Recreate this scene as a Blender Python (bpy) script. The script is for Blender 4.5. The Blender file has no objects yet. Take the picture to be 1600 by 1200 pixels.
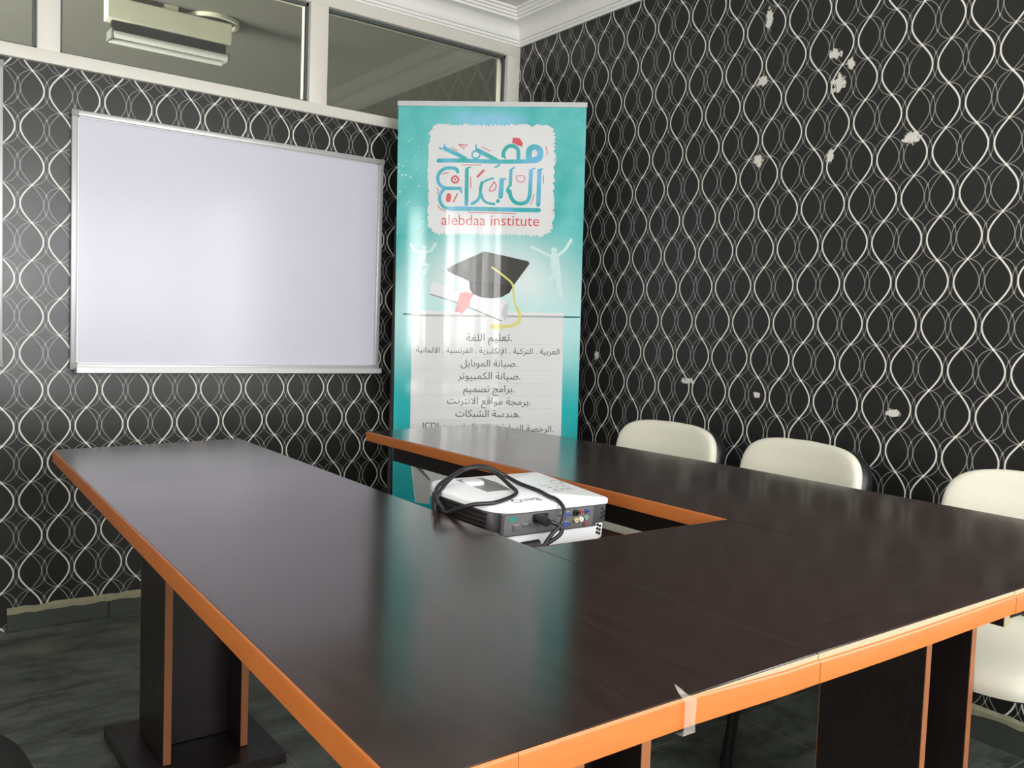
import bpy, bmesh, math, random
from mathutils import Vector, Matrix
random.seed(7)
SC = bpy.context.scene
COL = SC.collection
PI = math.pi

# ------------------------------------------------------------------ camera
cam_data = bpy.data.cameras.new('camera')
cam = bpy.data.objects.new('camera', cam_data); COL.objects.link(cam)
cam_data.sensor_width = 36.0
cam_data.lens = 1376.654 / 1600 * 36.0
cam_data.clip_start = 0.02
cam.matrix_world = Matrix(((0.8005934, 0.0062245, -0.5991756, -2.558129),
                           (-0.5980672, 0.0699738, -0.7983854, -3.444015),
                           (0.0369570, 0.9975294, 0.0597432, 1.108162),
                           (0, 0, 0, 1)))
SC.camera = cam

# ------------------------------------------------------------------ world, lights, exposure
world = bpy.data.worlds.new('world'); SC.world = world
world.use_nodes = True
bgn = world.node_tree.nodes['Background']
bgn.inputs[0].default_value = (0.80, 0.88, 1.0, 1)
bgn.inputs[1].default_value = 1.0
SC.view_settings.view_transform = 'Standard'
SC.view_settings.look = 'None'
SC.view_settings.gamma = 1.0
SC.view_settings.use_curve_mapping = False
SC.view_settings.exposure = 0.0

def area(name, loc, rot, sx, sy, power, color=(1, 1, 1)):
    l = bpy.data.lights.new(name, 'AREA'); l.shape = 'RECTANGLE'; l.size = sx; l.size_y = sy
    l.energy = power; l.color = color
    o = bpy.data.objects.new(name, l); COL.objects.link(o)
    o.location = loc; o.rotation_euler = rot
    return o
# daylight entering through the windows of the room (each room light fills a real window opening)
area('daylight_right', (0.02, -4.25, 1.45), (0, PI/2, 0), 1.42, 1.38, 55, (1.0, 0.98, 0.96))
area('daylight_rear', (-1.75, -5.22, 1.50), (PI/2, 0, 0), 1.42, 1.2, 80, (0.98, 0.99, 1.0))
area('daylight_rear_corner', (-.42, -5.22, 1.50), (PI/2, 0, 0), 0.62, 1.2, 15, (0.98, 0.99, 1.0))
area('daylight_left_near', (-4.32, -4.22, 1.58), (0, -PI/2, 0), 1.3, 0.30, 18, (1.0, 0.99, 0.97))
area('daylight_left_far', (-4.32, -3.52, 1.58), (0, -PI/2, 0), 1.3, 0.48, 31, (1.0, 0.99, 0.97))
area('corridor_fill', (-4.24, .75, 1.45), (0, -PI/2, .12), 1.5, 1.0, 340, (1.0, 0.98, 0.94))  # added fill with no window behind it, brightens the corridor and its light fitting

# ------------------------------------------------------------------ helpers
def lin(c):
    c /= 255.0
    return c / 12.92 if c <= 0.04045 else ((c + 0.055) / 1.055) ** 2.4
def rgb(r, g, b): return (lin(r), lin(g), lin(b), 1.0)

class NT:
    """small expression helper for material nodes"""
    def __init__(self, name):
        self.mat = bpy.data.materials.new(name); self.mat.use_nodes = True
        self.nt = self.mat.node_tree
        self.bsdf = self.nt.nodes['Principled BSDF']; self.out = self.nt.nodes['Material Output']
    def node(self, t): return self.nt.nodes.new(t)
    def link(self, a, b): self.nt.links.new(a, b)
    def put(self, sock, v):
        if isinstance(v, bpy.types.NodeSocket): self.link(v, sock)
        else: sock.default_value = v
    def m(self, op, a, b=None, c=None, clamp=False):
        n = self.node('ShaderNodeMath'); n.operation = op; n.use_clamp = clamp
        self.put(n.inputs[0], a)
        if b is not None: self.put(n.inputs[1], b)
        if c is not None: self.put(n.inputs[2], c)
        return n.outputs[0]
    def coords(self):
        n = self.node('ShaderNodeTexCoord'); s = self.node('ShaderNodeSeparateXYZ')
        self.link(n.outputs['Object'], s.inputs[0])
        return n.outputs['Object'], s.outputs[0], s.outputs[1], s.outputs[2]
    def noise(self, vec, scale, detail=4, rough=0.55, stretch=None):
        n = self.node('ShaderNodeTexNoise'); n.inputs['Scale'].default_value = scale
        n.inputs['Detail'].default_value = detail; n.inputs['Roughness'].default_value = rough
        if stretch:
            mp = self.node('ShaderNodeMapping'); mp.inputs['Scale'].default_value = stretch
            self.link(vec, mp.inputs[0]); vec = mp.outputs[0]
        self.link(vec, n.inputs['Vector'])
        return n.outputs['Fac']
    def rng(self, v, a, b, lo=0.0, hi=1.0, smooth=False):
        n = self.node('ShaderNodeMapRange'); n.clamp = True
        if smooth: n.interpolation_type = 'SMOOTHSTEP'
        self.put(n.inputs[0], v)
        for i, x in enumerate((a, b, lo, hi)): n.inputs[i + 1].default_value = x
        return n.outputs[0]
    def mix(self, f, a, b):
        n = self.node('ShaderNodeMix'); n.data_type = 'RGBA'
        self.put(n.inputs[0], f); self.put(n.inputs[6], a); self.put(n.inputs[7], b)
        return n.outputs[2]
    def bump(self, h, strength=0.2, dist=0.001):
        n = self.node('ShaderNodeBump'); n.inputs['Strength'].default_value = strength
        n.inputs['Distance'].default_value = dist
        self.link(h, n.inputs['Height']); self.link(n.outputs[0], self.bsdf.inputs['Normal'])
    def set(self, color=None, rough=None, metal=None, spec=None):
        if color is not None: self.put(self.bsdf.inputs['Base Color'], color)
        if rough is not None: self.put(self.bsdf.inputs['Roughness'], rough)
        if metal is not None: self.put(self.bsdf.inputs['Metallic'], metal)
        if spec is not None: self.put(self.bsdf.inputs['Specular IOR Level'], spec)
        return self.mat

def plain(name, c, rough=0.5, metal=0.0, spec=0.5, vary=0.06, scale=30.0, bump=0.0):
    """plain surface with a faint procedural mottling"""
    n = NT(name); v, x, y, z = n.coords()
    f = n.noise(v, scale)
    base = rgb(*c)
    hi = tuple(min(1, k * (1 + vary)) for k in base[:3]) + (1,)
    lo = tuple(k * (1 - vary) for k in base[:3]) + (1,)
    n.set(n.mix(f, lo, hi), n.m('ADD', n.m('MULTIPLY', f, 0.06), rough - 0.03), metal, spec)
    if bump: n.bump(n.noise(v, scale * 6), bump, 0.0008)
    return n.mat

def finish(bm, name, mat, parent=None, smooth=False):
    bmesh.ops.recalc_face_normals(bm, faces=bm.faces[:])
    me = bpy.data.meshes.new(name); bm.to_mesh(me); bm.free()
    if smooth:
        for p in me.polygons: p.use_smooth = True
        me.set_sharp_from_angle(angle=math.radians(smooth if smooth is not True else 40))
    o = bpy.data.objects.new(name, me); COL.objects.link(o)
    if mat is not None: me.materials.append(mat)
    if parent is not None: o.parent = parent
    return o
def obj(name, bm, mat, parent=None, smooth=False, label=None):
    o = finish(bm, name, mat, parent, smooth)
    if label: o['label'] = label
    return o
def struct(name, bm, mat, smooth=False):
    o = finish(bm, name, mat, None, smooth); o['kind'] = 'structure'; return o
def thing(name, label, cat, loc=(0, 0, 0), rot=(0, 0, 0), group=None):
    o = bpy.data.objects.new(name, None); COL.objects.link(o)
    o.empty_display_size = 0.1
    o.location = loc; o.rotation_euler = rot
    o['label'] = label; o['category'] = cat
    if group: o['group'] = group
    return o
def tag(o, label, cat, group=None):
    o['label'] = label; o['category'] = cat
    if group: o['group'] = group
    return o

def box(bm, x0, x1, y0, y1, z0, z1, bevel=0.0, seg=2):
    v = [bm.verts.new((x, y, z)) for x in (x0, x1) for y in (y0, y1) for z in (z0, z1)]
    fs = [bm.faces.new([v[i] for i in q]) for q in ((0, 1, 3, 2), (4, 6, 7, 5), (0, 4, 5, 1), (2, 3, 7, 6), (0, 2, 6, 4), (1, 5, 7, 3))]
    if bevel:
        es = list({e for f in fs for e in f.edges})
        bmesh.ops.bevel(bm, geom=es, offset=bevel, segments=seg, profile=0.5, affect='EDGES')
    return bm
def prism(bm, pts, z0, z1, bevel=0.0, seg=2):
    """polygon in x,y extruded along z"""
    a = [bm.verts.new((p[0], p[1], z0)) for p in pts]; b = [bm.verts.new((p[0], p[1], z1)) for p in pts]
    n = len(pts)
    fs = [bm.faces.new(a[::-1]), bm.faces.new(b)]
    for i in range(n): fs.append(bm.faces.new((a[i], a[(i + 1) % n], b[(i + 1) % n], b[i])))
    if bevel:
        es = list(fs[0].edges) + list(fs[1].edges)
        bmesh.ops.bevel(bm, geom=es, offset=bevel, segments=seg, profile=0.5, affect='EDGES')
    return bm
def catmull(P, n=8):
    P = [Vector(p) for p in P]; out = []
    for i in range(len(P) - 1):
        p0 = P[max(i - 1, 0)]; p1 = P[i]; p2 = P[i + 1]; p3 = P[min(i + 2, len(P) - 1)]
        for k in range(n):
            t = k / n
            out.append(0.5 * ((2 * p1) + (p2 - p0) * t + (2 * p0 - 5 * p1 + 4 * p2 - p3) * t * t + (3 * p1 - p0 - 3 * p2 + p3) * t ** 3))
    out.append(P[-1]); return out
def tube(bm, pts, r, seg=10, cap=True, ry=None):
    """round (or oval) tube along a path"""
    pts = [Vector(p) for p in pts]; rings = []
    up = Vector((0, 0, 1))
    t0 = (pts[1] - pts[0]).normalized()
    nrm = t0.orthogonal().normalized() if abs(t0.dot(up)) > 0.98 else t0.cross(up).normalized()
    for i, p in enumerate(pts):
        t = (pts[min(i + 1, len(pts) - 1)] - pts[max(i - 1, 0)]).normalized()
        nrm = (nrm - t * nrm.dot(t)).normalized(); b = t.cross(nrm)
        rings.append([bm.verts.new(p + nrm * math.cos(a) * r + b * math.sin(a) * (ry or r)) for a in [2 * PI * k / seg for k in range(seg)]])
    for i in range(len(rings) - 1):
        for k in range(seg):
            bm.faces.new((rings[i][k], rings[i][(k + 1) % seg], rings[i + 1][(k + 1) % seg], rings[i + 1][k]))
    if cap:
        bm.faces.new(rings[0][::-1]); bm.faces.new(rings[-1])
    return bm
def disc(bm, c, r, axis, depth, seg=20, inner=0.0):
    """short cylinder (or ring) with its axis along 'x', 'y' or 'z' starting at c"""
    def P(a, rr, h):
        u, v = rr * math.cos(a), rr * math.sin(a)
        return Vector(c) + {'x': Vector((h, u, v)), 'y': Vector((u, h, v)), 'z': Vector((u, v, h))}[axis]
    A = [2 * PI * k / seg for k in range(seg)]
    o0 = [bm.verts.new(P(a, r, 0)) for a in A]; o1 = [bm.verts.new(P(a, r, depth)) for a in A]
    for k in range(seg): bm.faces.new((o0[k], o0[(k + 1) % seg], o1[(k + 1) % seg], o1[k]))
    if inner:
        i0 = [bm.verts.new(P(a, inner, 0)) for a in A]; i1 = [bm.verts.new(P(a, inner, depth)) for a in A]
        for k in range(seg):
            j = (k + 1) % seg
            bm.faces.new((i0[k], i0[j], i1[j], i1[k])); bm.faces.new((o1[k], o1[j], i1[j], i1[k])); bm.faces.new((o0[k], o0[j], i0[j], i0[k]))
    else:
        bm.faces.new(o0[::-1]); bm.faces.new(o1)
    return bm
def B(): return bmesh.new()
def round_poly(pts, radii, seg=6):
    """corner-rounded polygon"""
    out = []; n = len(pts)
    for i in range(n):
        p = Vector(pts[i]); a = (Vector(pts[i - 1]) - p); b = (Vector(pts[(i + 1) % n]) - p)
        r = min(radii[i], a.length * 0.45, b.length * 0.45)
        if r < 1e-6: out.append(tuple(p)); continue
        p0 = p + a.normalized() * r; p1 = p + b.normalized() * r
        for k in range(seg + 1):
            t = k / seg
            q = p0 * (1 - t) ** 2 + p * 2 * t * (1 - t) + p1 * t * t
            out.append(tuple(q))
    return out

# ------------------------------------------------------------------ materials
W = 0.0883; H = 0.12825            # wallpaper repeat: column spacing and row spacing
def wallpaper(name, axis, origin, z0, scuffs=(), ro=(0.36, 0.46)):
    n = NT(name); v, x, y, z = n.coords()
    u = n.m('DIVIDE', n.m('SUBTRACT', x, origin), W) if axis == 'x' else n.m('DIVIDE', n.m('SUBTRACT', origin, y), W)
    vv = n.m('DIVIDE', n.m('SUBTRACT', z0, z), H)
    ui = n.m('FLOOR', n.m('ADD', u, 0.5)); d = n.m('SUBTRACT', u, ui); ad = n.m('ABSOLUTE', d)
    sg = n.m('SUBTRACT', 1.0, n.m('MULTIPLY', n.m('FLOORED_MODULO', ui, 2.0), 2.0))
    ph = n.m('MULTIPLY', vv, PI)
    b = n.m('MULTIPLY', n.m('MULTIPLY', sg, 0.405), n.m('SINE', ph))
    sl = n.m('MULTIPLY', n.m('COSINE', ph), 0.405 * PI * W / H)
    nrm = n.m('SQRT', n.m('ADD', n.m('MULTIPLY', sl, sl), 1.0))
    db = n.m('MULTIPLY', n.m('DIVIDE', n.m('ABSOLUTE', n.m('SUBTRACT', d, b)), nrm), W)
    dt = n.m('MULTIPLY', n.m('DIVIDE', n.m('ABSOLUTE', n.m('ADD', d, b)), nrm), W)
    vf = n.m('SUBTRACT', n.m('FRACT', vv), 0.5)
    q = n.m('DIVIDE', vf, 0.5)
    def ell(dd):
        p = n.m('DIVIDE', dd, 0.58)
        F = n.m('SQRT', n.m('ADD', n.m('ADD', n.m('MULTIPLY', p, p), n.m('MULTIPLY', q, q)), 1e-6))
        gx = n.m('DIVIDE', p, 0.58 * W); gy = n.m('DIVIDE', q, 0.5 * H)
        g = n.m('SQRT', n.m('ADD', n.m('ADD', n.m('MULTIPLY', gx, gx), n.m('MULTIPLY', gy, gy)), 1e-6))
        return n.m('DIVIDE', n.m('MULTIPLY', n.m('ABSOLUTE', n.m('SUBTRACT', F, 1.0)), F), g)
    e1 = ell(d); e2 = ell(n.m('SUBTRACT', 1.0, ad))
    vr = n.m('SUBTRACT', vv, n.m('ROUND', vv))
    def dist(a, bb):
        a = n.m('MULTIPLY', a, W); bb = n.m('MULTIPLY', bb, H)
        return n.m('SQRT', n.m('ADD', n.m('MULTIPLY', a, a), n.m('MULTIPLY', bb, bb)))
    blob = dist(d, vr)
    dot = dist(n.m('SUBTRACT', 0.5, ad), n.m('SUBTRACT', n.m('ABSOLUTE', vf), 0.2534))
    def ln(dd, hw, val): return n.m('MULTIPLY', n.rng(dd, hw + 0.0006, hw - 0.0006), val)
    mask = ln(db, 0.0024, 0.95)
    for k in (ln(dt, 0.0010, 0.42), ln(n.m('MINIMUM', e1, e2), 0.0010, 0.36), ln(blob, 0.0040, 1.0), ln(dot, 0.0033, 0.42)):
        mask = n.m('MAXIMUM', mask, k)
    nz = n.noise(v, 45.0, 5)
    base = n.mix(nz, rgb(23, 23, 22), rgb(34, 34, 33))
    colr = n.mix(mask, base, rgb(234, 231, 221))
    rough = n.rng(n.noise(v, 6.0), 0.3, 0.7, *ro)
    if scuffs:
        n3 = n.noise(v, 60.0, 6, 0.7); n4 = n.noise(v, 14.0, 3)
        tot = None
        for (sy, sz, ry_, rz_) in scuffs:
            a = n.m('DIVIDE', n.m('SUBTRACT', y, sy), ry_); c = n.m('DIVIDE', n.m('SUBTRACT', z, sz), rz_)
            dd = n.m('SQRT', n.m('ADD', n.m('MULTIPLY', a, a), n.m('MULTIPLY', c, c)))
            tot = dd if tot is None else n.m('MINIMUM', tot, dd)
        edge = n.m('ADD', n.m('SUBTRACT', tot, 1.0), n.m('MULTIPLY', n.m('SUBTRACT', n3, 0.5), 3.4))
        edge = n.m('ADD', edge, n.m('MULTIPLY', n.m('SUBTRACT', n4, 0.5), 1.6))
        near = n.rng(tot, 1.9, 1.4)
        sm = n.m('MULTIPLY', n.rng(edge, 0.12, -0.12), near)
        colr = n.mix(sm, colr, n.mix(nz, rgb(205, 200, 190), rgb(226, 222, 214)))
        rough = n.m('MAXIMUM', rough, n.m('MULTIPLY', sm, 0.9))
    n.set(colr, rough, 0.0, 0.5)
    n.bump(n.noise(v, 420.0, 3), 0.12, 0.0004)
    return n.mat

scuff_list = [(-1.448, 2.222, .014, .036), (-1.427, 2.013, .022, .016), (-1.733, 1.947, .022, .026), (-1.715, 2.043, .020, .014),
              (-1.431, 1.742, .018, .022), (-1.717, 1.718, .012, .022), (-1.995, 1.734, .026, .016), (-0.632, 1.019, .013, .015),
              (-1.155, 0.944, .030, .012), (-1.480, 0.916, .013, .010), (-1.989, 0.901, .022, .012), (-1.775, 2.0, .012, .014)]
M_paper_back = wallpaper('black_ogee_wallpaper_back', 'x', -2.0614, 1.932, (), (0.27, 0.33))
M_paper_right = wallpaper('black_ogee_wallpaper_right', 'y', -0.5957, 1.2346, scuff_list)

def floor_mat():
    n = NT('dark_slate_tile'); v, x, y, z = n.coords()
    streak = n.noise(v, 5.5, 9, 0.74, (1.0, 2.0, 1.0)); fine = n.noise(v, 42.0, 6, 0.65)
    f = n.m('ADD', n.m('MULTIPLY', streak, 0.75), n.m('MULTIPLY', fine, 0.25))
    c = n.mix(n.rng(f, 0.36, 0.66), rgb(38, 42, 38), rgb(112, 118, 108))
    def grout(a, off, per=0.6):
        t = n.m('FLOORED_MODULO', n.m('ADD', a, off), per)
        return n.m('MINIMUM', t, n.m('SUBTRACT', per, t))
    g = n.m('MINIMUM', grout(y, 1.84), grout(x, 1.67))
    gm = n.rng(g, 0.0022, 0.0012)
    c = n.mix(gm, c, rgb(122, 124, 116))
    n.set(c, n.rng(fine, 0.3, 0.7, 0.30, 0.5), 0, 0.5)
    n.bump(f, 0.35, 0.003)
    return n.mat
M_floor = floor_mat()

def laminate(name, stretch, a=(34, 22, 19), b=(49, 34, 30), rough=(0.14, 0.19)):
    n = NT(name); v, x, y, z = n.coords()
    g = n.noise(v, 9.0, 7, 0.62, stretch); fine = n.noise(v, 160.0, 3)
    sm = n.noise(v, 3.5, 3)
    n.set(n.mix(n.rng(g, 0.3, 0.7), rgb(*a), rgb(*b)), n.rng(n.m('ADD', sm, n.m('MULTIPLY', n.m('SUBTRACT', fine, .5), .3)), 0.3, 0.7, *rough), 0, 0.6)
    return n.mat
M_top_long = laminate('dark_wenge_laminate', (9.0, 1.0, 1.0))
M_top_cross = laminate('dark_wenge_laminate_cross', (1.0, 9.0, 1.0))
M_panel = laminate('dark_wenge_panel', (9.0, 9.0, 1.0), (22, 16, 15), (33, 25, 24), (0.25, 0.4))

def band_mat():
    n = NT('orange_edge_banding'); v, x, y, z = n.coords()
    g = n.noise(v, 14.0, 6, 0.6, (1, 1, 6)); chips = n.noise(v, 26.0, 5, 0.7)
    c = n.mix(g, rgb(168, 90, 38), rgb(190, 111, 50))
    c = n.mix(n.rng(chips, 0.755, 0.775), c, rgb(70, 38, 26))
    n.set(c, 0.38, 0, 0.5)
    return n.mat
M_band = band_mat()
M_chip = plain('raw_chipboard_edge', (160, 148, 120), 0.85, vary=0.25, scale=240)
M_whiteboard = plain('whiteboard_enamel', (212, 210, 223), 0.20, vary=0.015, scale=2.5)
M_alu = plain('satin_aluminium_frame', (196, 198, 198), 0.38, 0.35, vary=0.03)
M_corner = plain('grey_plastic_corner', (150, 152, 150), 0.5)
M_paint = plain('cream_frame_paint', (228, 224, 214), 0.42, vary=0.03, scale=9)
M_cornice = plain('white_cornice_paint', (246, 245, 241), 0.6, vary=0.02, scale=6)
M_ceiling = plain('white_ceiling_paint', (240, 239, 235), 0.8, vary=0.02, scale=4)
M_plainwall = plain('plain_painted_wall', (206, 203, 194), 0.8, vary=0.04, scale=3)
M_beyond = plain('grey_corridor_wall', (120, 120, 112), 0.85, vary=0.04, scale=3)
M_light = plain('off_white_enamel', (226, 226, 205), 0.5, vary=0.02)
M_tubeglass = plain('unlit_tube_glass', (224, 226, 222), 0.25, vary=0.02)
M_leather = plain('cream_upholstery', (224, 221, 204), 0.62, vary=0.04, scale=60, bump=0.08)
M_shell = plain('black_chair_plastic', (22, 23, 27), 0.42, vary=0.08)
M_blackfab = plain('black_chair_fabric', (14, 13, 12), 0.85, vary=0.2, scale=90)
M_metal_black = plain('black_painted_steel', (18, 18, 19), 0.35, 0.2, vary=0.05)
M_rubber = plain('black_rubber', (16, 16, 17), 0.6)
M_cable = plain('black_cable_sheath', (26, 26, 29), 0.42)
M_pwhite = plain('white_projector_plastic', (232, 232, 234), 0.32, vary=0.01)
M_pgrey = plain('graphite_projector_plastic', (66, 66, 68), 0.42, vary=0.05)
M_pdark = plain('black_projector_grille', (22, 21, 21), 0.5)
M_pmid = plain('grey_recess_plastic', (122, 124, 120), 0.45)
M_blue = plain('blue_connector', (58, 78, 136), 0.45)
M_red = plain('red_connector', (160, 78, 88), 0.45)
M_yellow = plain('yellow_connector', (206, 196, 140), 0.45)
M_green = plain('pale_green_connector', (140, 170, 148), 0.45)
M_teal_c = plain('teal_connector', (40, 120, 116), 0.45)
M_steel = plain('bright_steel', (190, 190, 190), 0.3, 0.9, vary=0.04)
M_logo_grey = plain('grey_logo_ink', (92, 94, 98), 0.5)
M_skirt = plain('dark_green_grey_skirting_tile', (64, 68, 62), 0.5, vary=0.22, scale=22)
M_grout = plain('cream_filler', (150, 148, 122), 0.8, vary=0.22, scale=40)
M_frame_dark = plain('dark_grey_frame', (92, 96, 96), 0.45, 0.3)

def glass(name, tint, gloss_rough=0.03):
    n = NT(name); nt = n.nt
    nt.nodes.remove(n.bsdf)
    tr = n.node('ShaderNodeBsdfTransparent'); tr.inputs[0].default_value = tint
    gl = n.node('ShaderNodeBsdfGlossy'); gl.inputs['Roughness'].default_value = gloss_rough
    fr = n.node('ShaderNodeFresnel'); fr.inputs[0].default_value = 1.6
    v, x, y, z = n.coords()
    dirt = n.m('MULTIPLY', n.noise(v, 3.0, 5), 0.03)
    mx = n.node('ShaderNodeMixShader'); n.link(n.m('ADD', fr.outputs[0], dirt, clamp=True), mx.inputs[0])
    n.link(tr.outputs[0], mx.inputs[1]); n.link(gl.outputs[0], mx.inputs[2])
    n.link(mx.outputs[0], n.out.inputs[0])
    return n.mat
M_glass = glass('transom_glass', (0.86, 0.87, 0.83, 1))
M_clear = glass('window_glass', (0.95, 0.97, 0.96, 1))
M_tape = plain('clear_sticky_tape', (214, 206, 196), 0.15, vary=0.05)
M_tape.node_tree.nodes['Principled BSDF'].inputs['Alpha'].default_value = 0.24

# ------------------------------------------------------------------ the setting
XL, XR, YB, YF, ZC = -4.3, 0.0, 0.0, -5.2, 2.59      # left, right, back, rear (behind the camera), ceiling
struct('floor', box(B(), XL - .1, XR + .1, YF - .1, 0.10, -0.08, 0.0), M_floor)
struct('ceiling', box(B(), XL - .1, XR + .1, YF - .1, 0.0, ZC, ZC + .08), M_ceiling)
struct('wall_back', box(B(), XL, XR, 0.0, 0.10, 0.0, 1.966), M_paper_back)
# right wall with the window opening beside the camera
bm = B()
box(bm, 0, .1, -3.52, .1, 0, ZC); box(bm, 0, .1, YF, -4.98, 0, ZC)
box(bm, 0, .1, -4.98, -3.52, 0, .70); box(bm, 0, .1, -4.98, -3.52, 2.20, ZC)
struct('wall_right', bm, M_paper_right)
bm = B()
box(bm, XL, -2.5, YF - .1, YF, 0, ZC); box(bm, -1.0, -.76, YF - .1, YF, 0, ZC); box(bm, -.08, XR, YF - .1, YF, 0, ZC)
box(bm, -.76, -.08, YF - .1, YF, 0, .85); box(bm, -.76, -.08, YF - .1, YF, 2.15, ZC)
box(bm, -2.5, -1.0, YF - .1, YF, 0, .85); box(bm, -2.5, -1.0, YF - .1, YF, 2.15, ZC)
struct('wall_rear', bm, M_plainwall)
bm = B()
box(bm, XL - .1, XL, -3.25, 0.1, 0, ZC); box(bm, XL - .1, XL, -4.04, -3.79, 0, ZC); box(bm, XL - .1, XL, YF, -4.40, 0, ZC)
for (y0_, y1_) in ((-3.79, -3.25), (-4.40, -4.04)):
    box(bm, XL - .1, XL, y0_, y1_, 0, .85); box(bm, XL - .1, XL, y0_, y1_, 2.25, ZC)
struct('wall_left', bm, M_plainwall)

def window(name, axis, c, a0, a1, z0, z1, side):
    """framed window filling a wall opening; side = direction of the outdoors"""
    w = bpy.data.objects.new(name, None); COL.objects.link(w); w['kind'] = 'structure'
    bm = B(); g = B(); t = .05
    def bx(b_, p0, p1, q0, q1, d0, d1):
        d0, d1 = sorted((c + side * d0, c + side * d1))
        if axis == 'x': box(b_, d0, d1, p0, p1, q0, q1)
        else: box(b_, p0, p1, d0, d1, q0, q1)
    mid = (a0 + a1) / 2
    bx(bm, a0, a1, z0, z0 + t, .03, .08); bx(bm, a0, a1, z1 - t, z1, .03, .08)
    bx(bm, a0, a0 + t, z0 + t, z1 - t, .03, .08); bx(bm, a1 - t, a1, z0 + t, z1 - t, .03, .08)
    bx(bm, mid - t / 2, mid + t / 2, z0 + t, z1 - t, .03, .08)
    obj('window_frame', bm, M_paint, w)
    bx(g, a0 + t, a1 - t, z0 + t, z1 - t, .055, .06)
    obj('pane', g, M_clear, w)
    return w
window('window_2', 'x', 0.0, -4.98, -3.52, .70, 2.20, 1)
window('window_3', 'y', YF, -2.5, -1.0, .85, 2.15, -1)
window('window_5', 'y', YF, -.76, -.08, .85, 2.15, -1)
window('window_4', 'x', XL, -4.40, -4.04, .85, 2.25, -1)
window('window_6', 'x', XL, -3.79, -3.25, .85, 2.25, -1)

# transom glazing above the back wall
w1 = bpy.data.objects.new('window_1', None); COL.objects.link(w1); w1['kind'] = 'structure'
bm = B()
box(bm, XL, XR, -.018, .085, 1.963, 2.008, .004)
box(bm, XL, XR, -.005, .085, 2.408, ZC, .001)
MULL = [(-4.3, -4.23), (-3.05, -2.975), (-2.048, -1.977), (-1.063, -0.985), (-0.071, 0.0)]
for x0, x1 in MULL: box(bm, x0, x1, -.005, .085, 2.008, 2.408, .002)
obj('window_frame', bm, M_paint, w1, 30)
bm = B()
for (a, b) in zip(MULL[:-1], MULL[1:]):
    x0, x1, z0, z1 = a[1], b[0], 2.008, 2.408
    for q in ((x0, x1, z0, z0 + .012), (x0, x1, z1 - .012, z1), (x0, x0 + .010, z0, z1), (x1 - .010, x1, z0, z1)):
        box(bm, q[0], q[1], .018, .034, q[2], q[3])
obj('glazing_bead', bm, M_frame_dark, w1)
for (a, b) in zip(MULL[:-1], MULL[1:]):
    obj('pane', box(B(), a[1] - .004, b[0] + .004, .034, .039, 2.004, 2.412), M_glass, w1)

# the space seen through the transom
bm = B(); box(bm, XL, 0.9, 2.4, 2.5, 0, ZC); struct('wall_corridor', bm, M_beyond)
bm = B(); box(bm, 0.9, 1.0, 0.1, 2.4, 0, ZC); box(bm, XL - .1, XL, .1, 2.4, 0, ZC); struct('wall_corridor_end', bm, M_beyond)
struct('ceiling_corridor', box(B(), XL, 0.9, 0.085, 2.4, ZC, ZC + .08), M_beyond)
struct('floor_corridor', box(B(), XL, 0.9, 0.10, 2.4, -.08, 0), M_floor)

# cornice: stepped cove swept along the back and right walls
def cornice():
    prof = [(0, 2.457), (.010, 2.457), (.010, 2.466), (.018, 2.468), (.018, 2.478), (.026, 2.481), (.030, 2.492)]
    for k in range(1, 8):
        t = k / 8 * PI / 2
        prof.append((.030 + .052 * (1 - math.cos(t)), 2.492 + .052 * math.sin(t)))
    prof += [(.086, 2.546), (.086, 2.556), (.096, 2.558), (.096, 2.567), (.106, 2.569), (.106, 2.578), (.118, 2.580), (.118, ZC)]
    bm = B(); rows = []
    for path in ('l', 'c', 'r'):
        rows.append([bm.verts.new((XL if path == 'l' else -d, (-d) if path != 'r' else YF, z) if path != 'l' else (XL, -d - .0, z)) for d, z in prof])
    for i in range(2):
        for k in range(len(prof) - 1):
            bm.faces.new((rows[i][k], rows[i][k + 1], rows[i + 1][k + 1], rows[i + 1][k]))
    return bm
bmc = cornice()
struct('trim_1', bmc, M_cornice, 25)

# skirting tiles with a ragged line of filler along the top
def skirting(name, axis, a0, a1, t, h, step):
    rnd = random.Random(3); o = bpy.data.objects.new(name, None); COL.objects.link(o); o['kind'] = 'structure'
    bm = B(); gb = B(); a = a0
    while a < a1 - .01:
        e = min(a + step, a1)
        if axis == 'x': box(bm, a + .001, e - .001, -t, 0, 0, h, .0015, 1)
        else: box(bm, -t, 0, a + .001, e - .001, 0, h, .0015, 1)
        a = e
    obj('skirting_tile', bm, M_skirt, o)
    n = int((a1 - a0) / .03); lo = []; hi = []; fr = []
    for k in range(n + 1):
        p = a0 + (a1 - a0) * k / n; top = h + .008 + rnd.uniform(-.003, .004); low = h - .010 - rnd.uniform(0, .007)
        if axis == 'x':
            lo.append(gb.verts.new((p, -t - .001, low))); hi.append(gb.verts.new((p, -t - .001, h + .001))); fr.append(gb.verts.new((p, -.0005, top)))
        else:
            lo.append(gb.verts.new((-t - .001, p, low))); hi.append(gb.verts.new((-t - .001, p, h + .001))); fr.append(gb.verts.new((-.0005, p, top)))
    for k in range(n):
        gb.faces.new((lo[k], lo[k + 1], hi[k + 1], hi[k])); gb.faces.new((hi[k], hi[k + 1], fr[k + 1], fr[k]))
    obj('filler_line', gb, M_grout, o)
    return o
skirting('baseboard_back', 'x', -2.135, -0.012, .013, .074, .33)
skirting('baseboard_right', 'y', -3.5, -0.002, .012, .085, .33)
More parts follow.
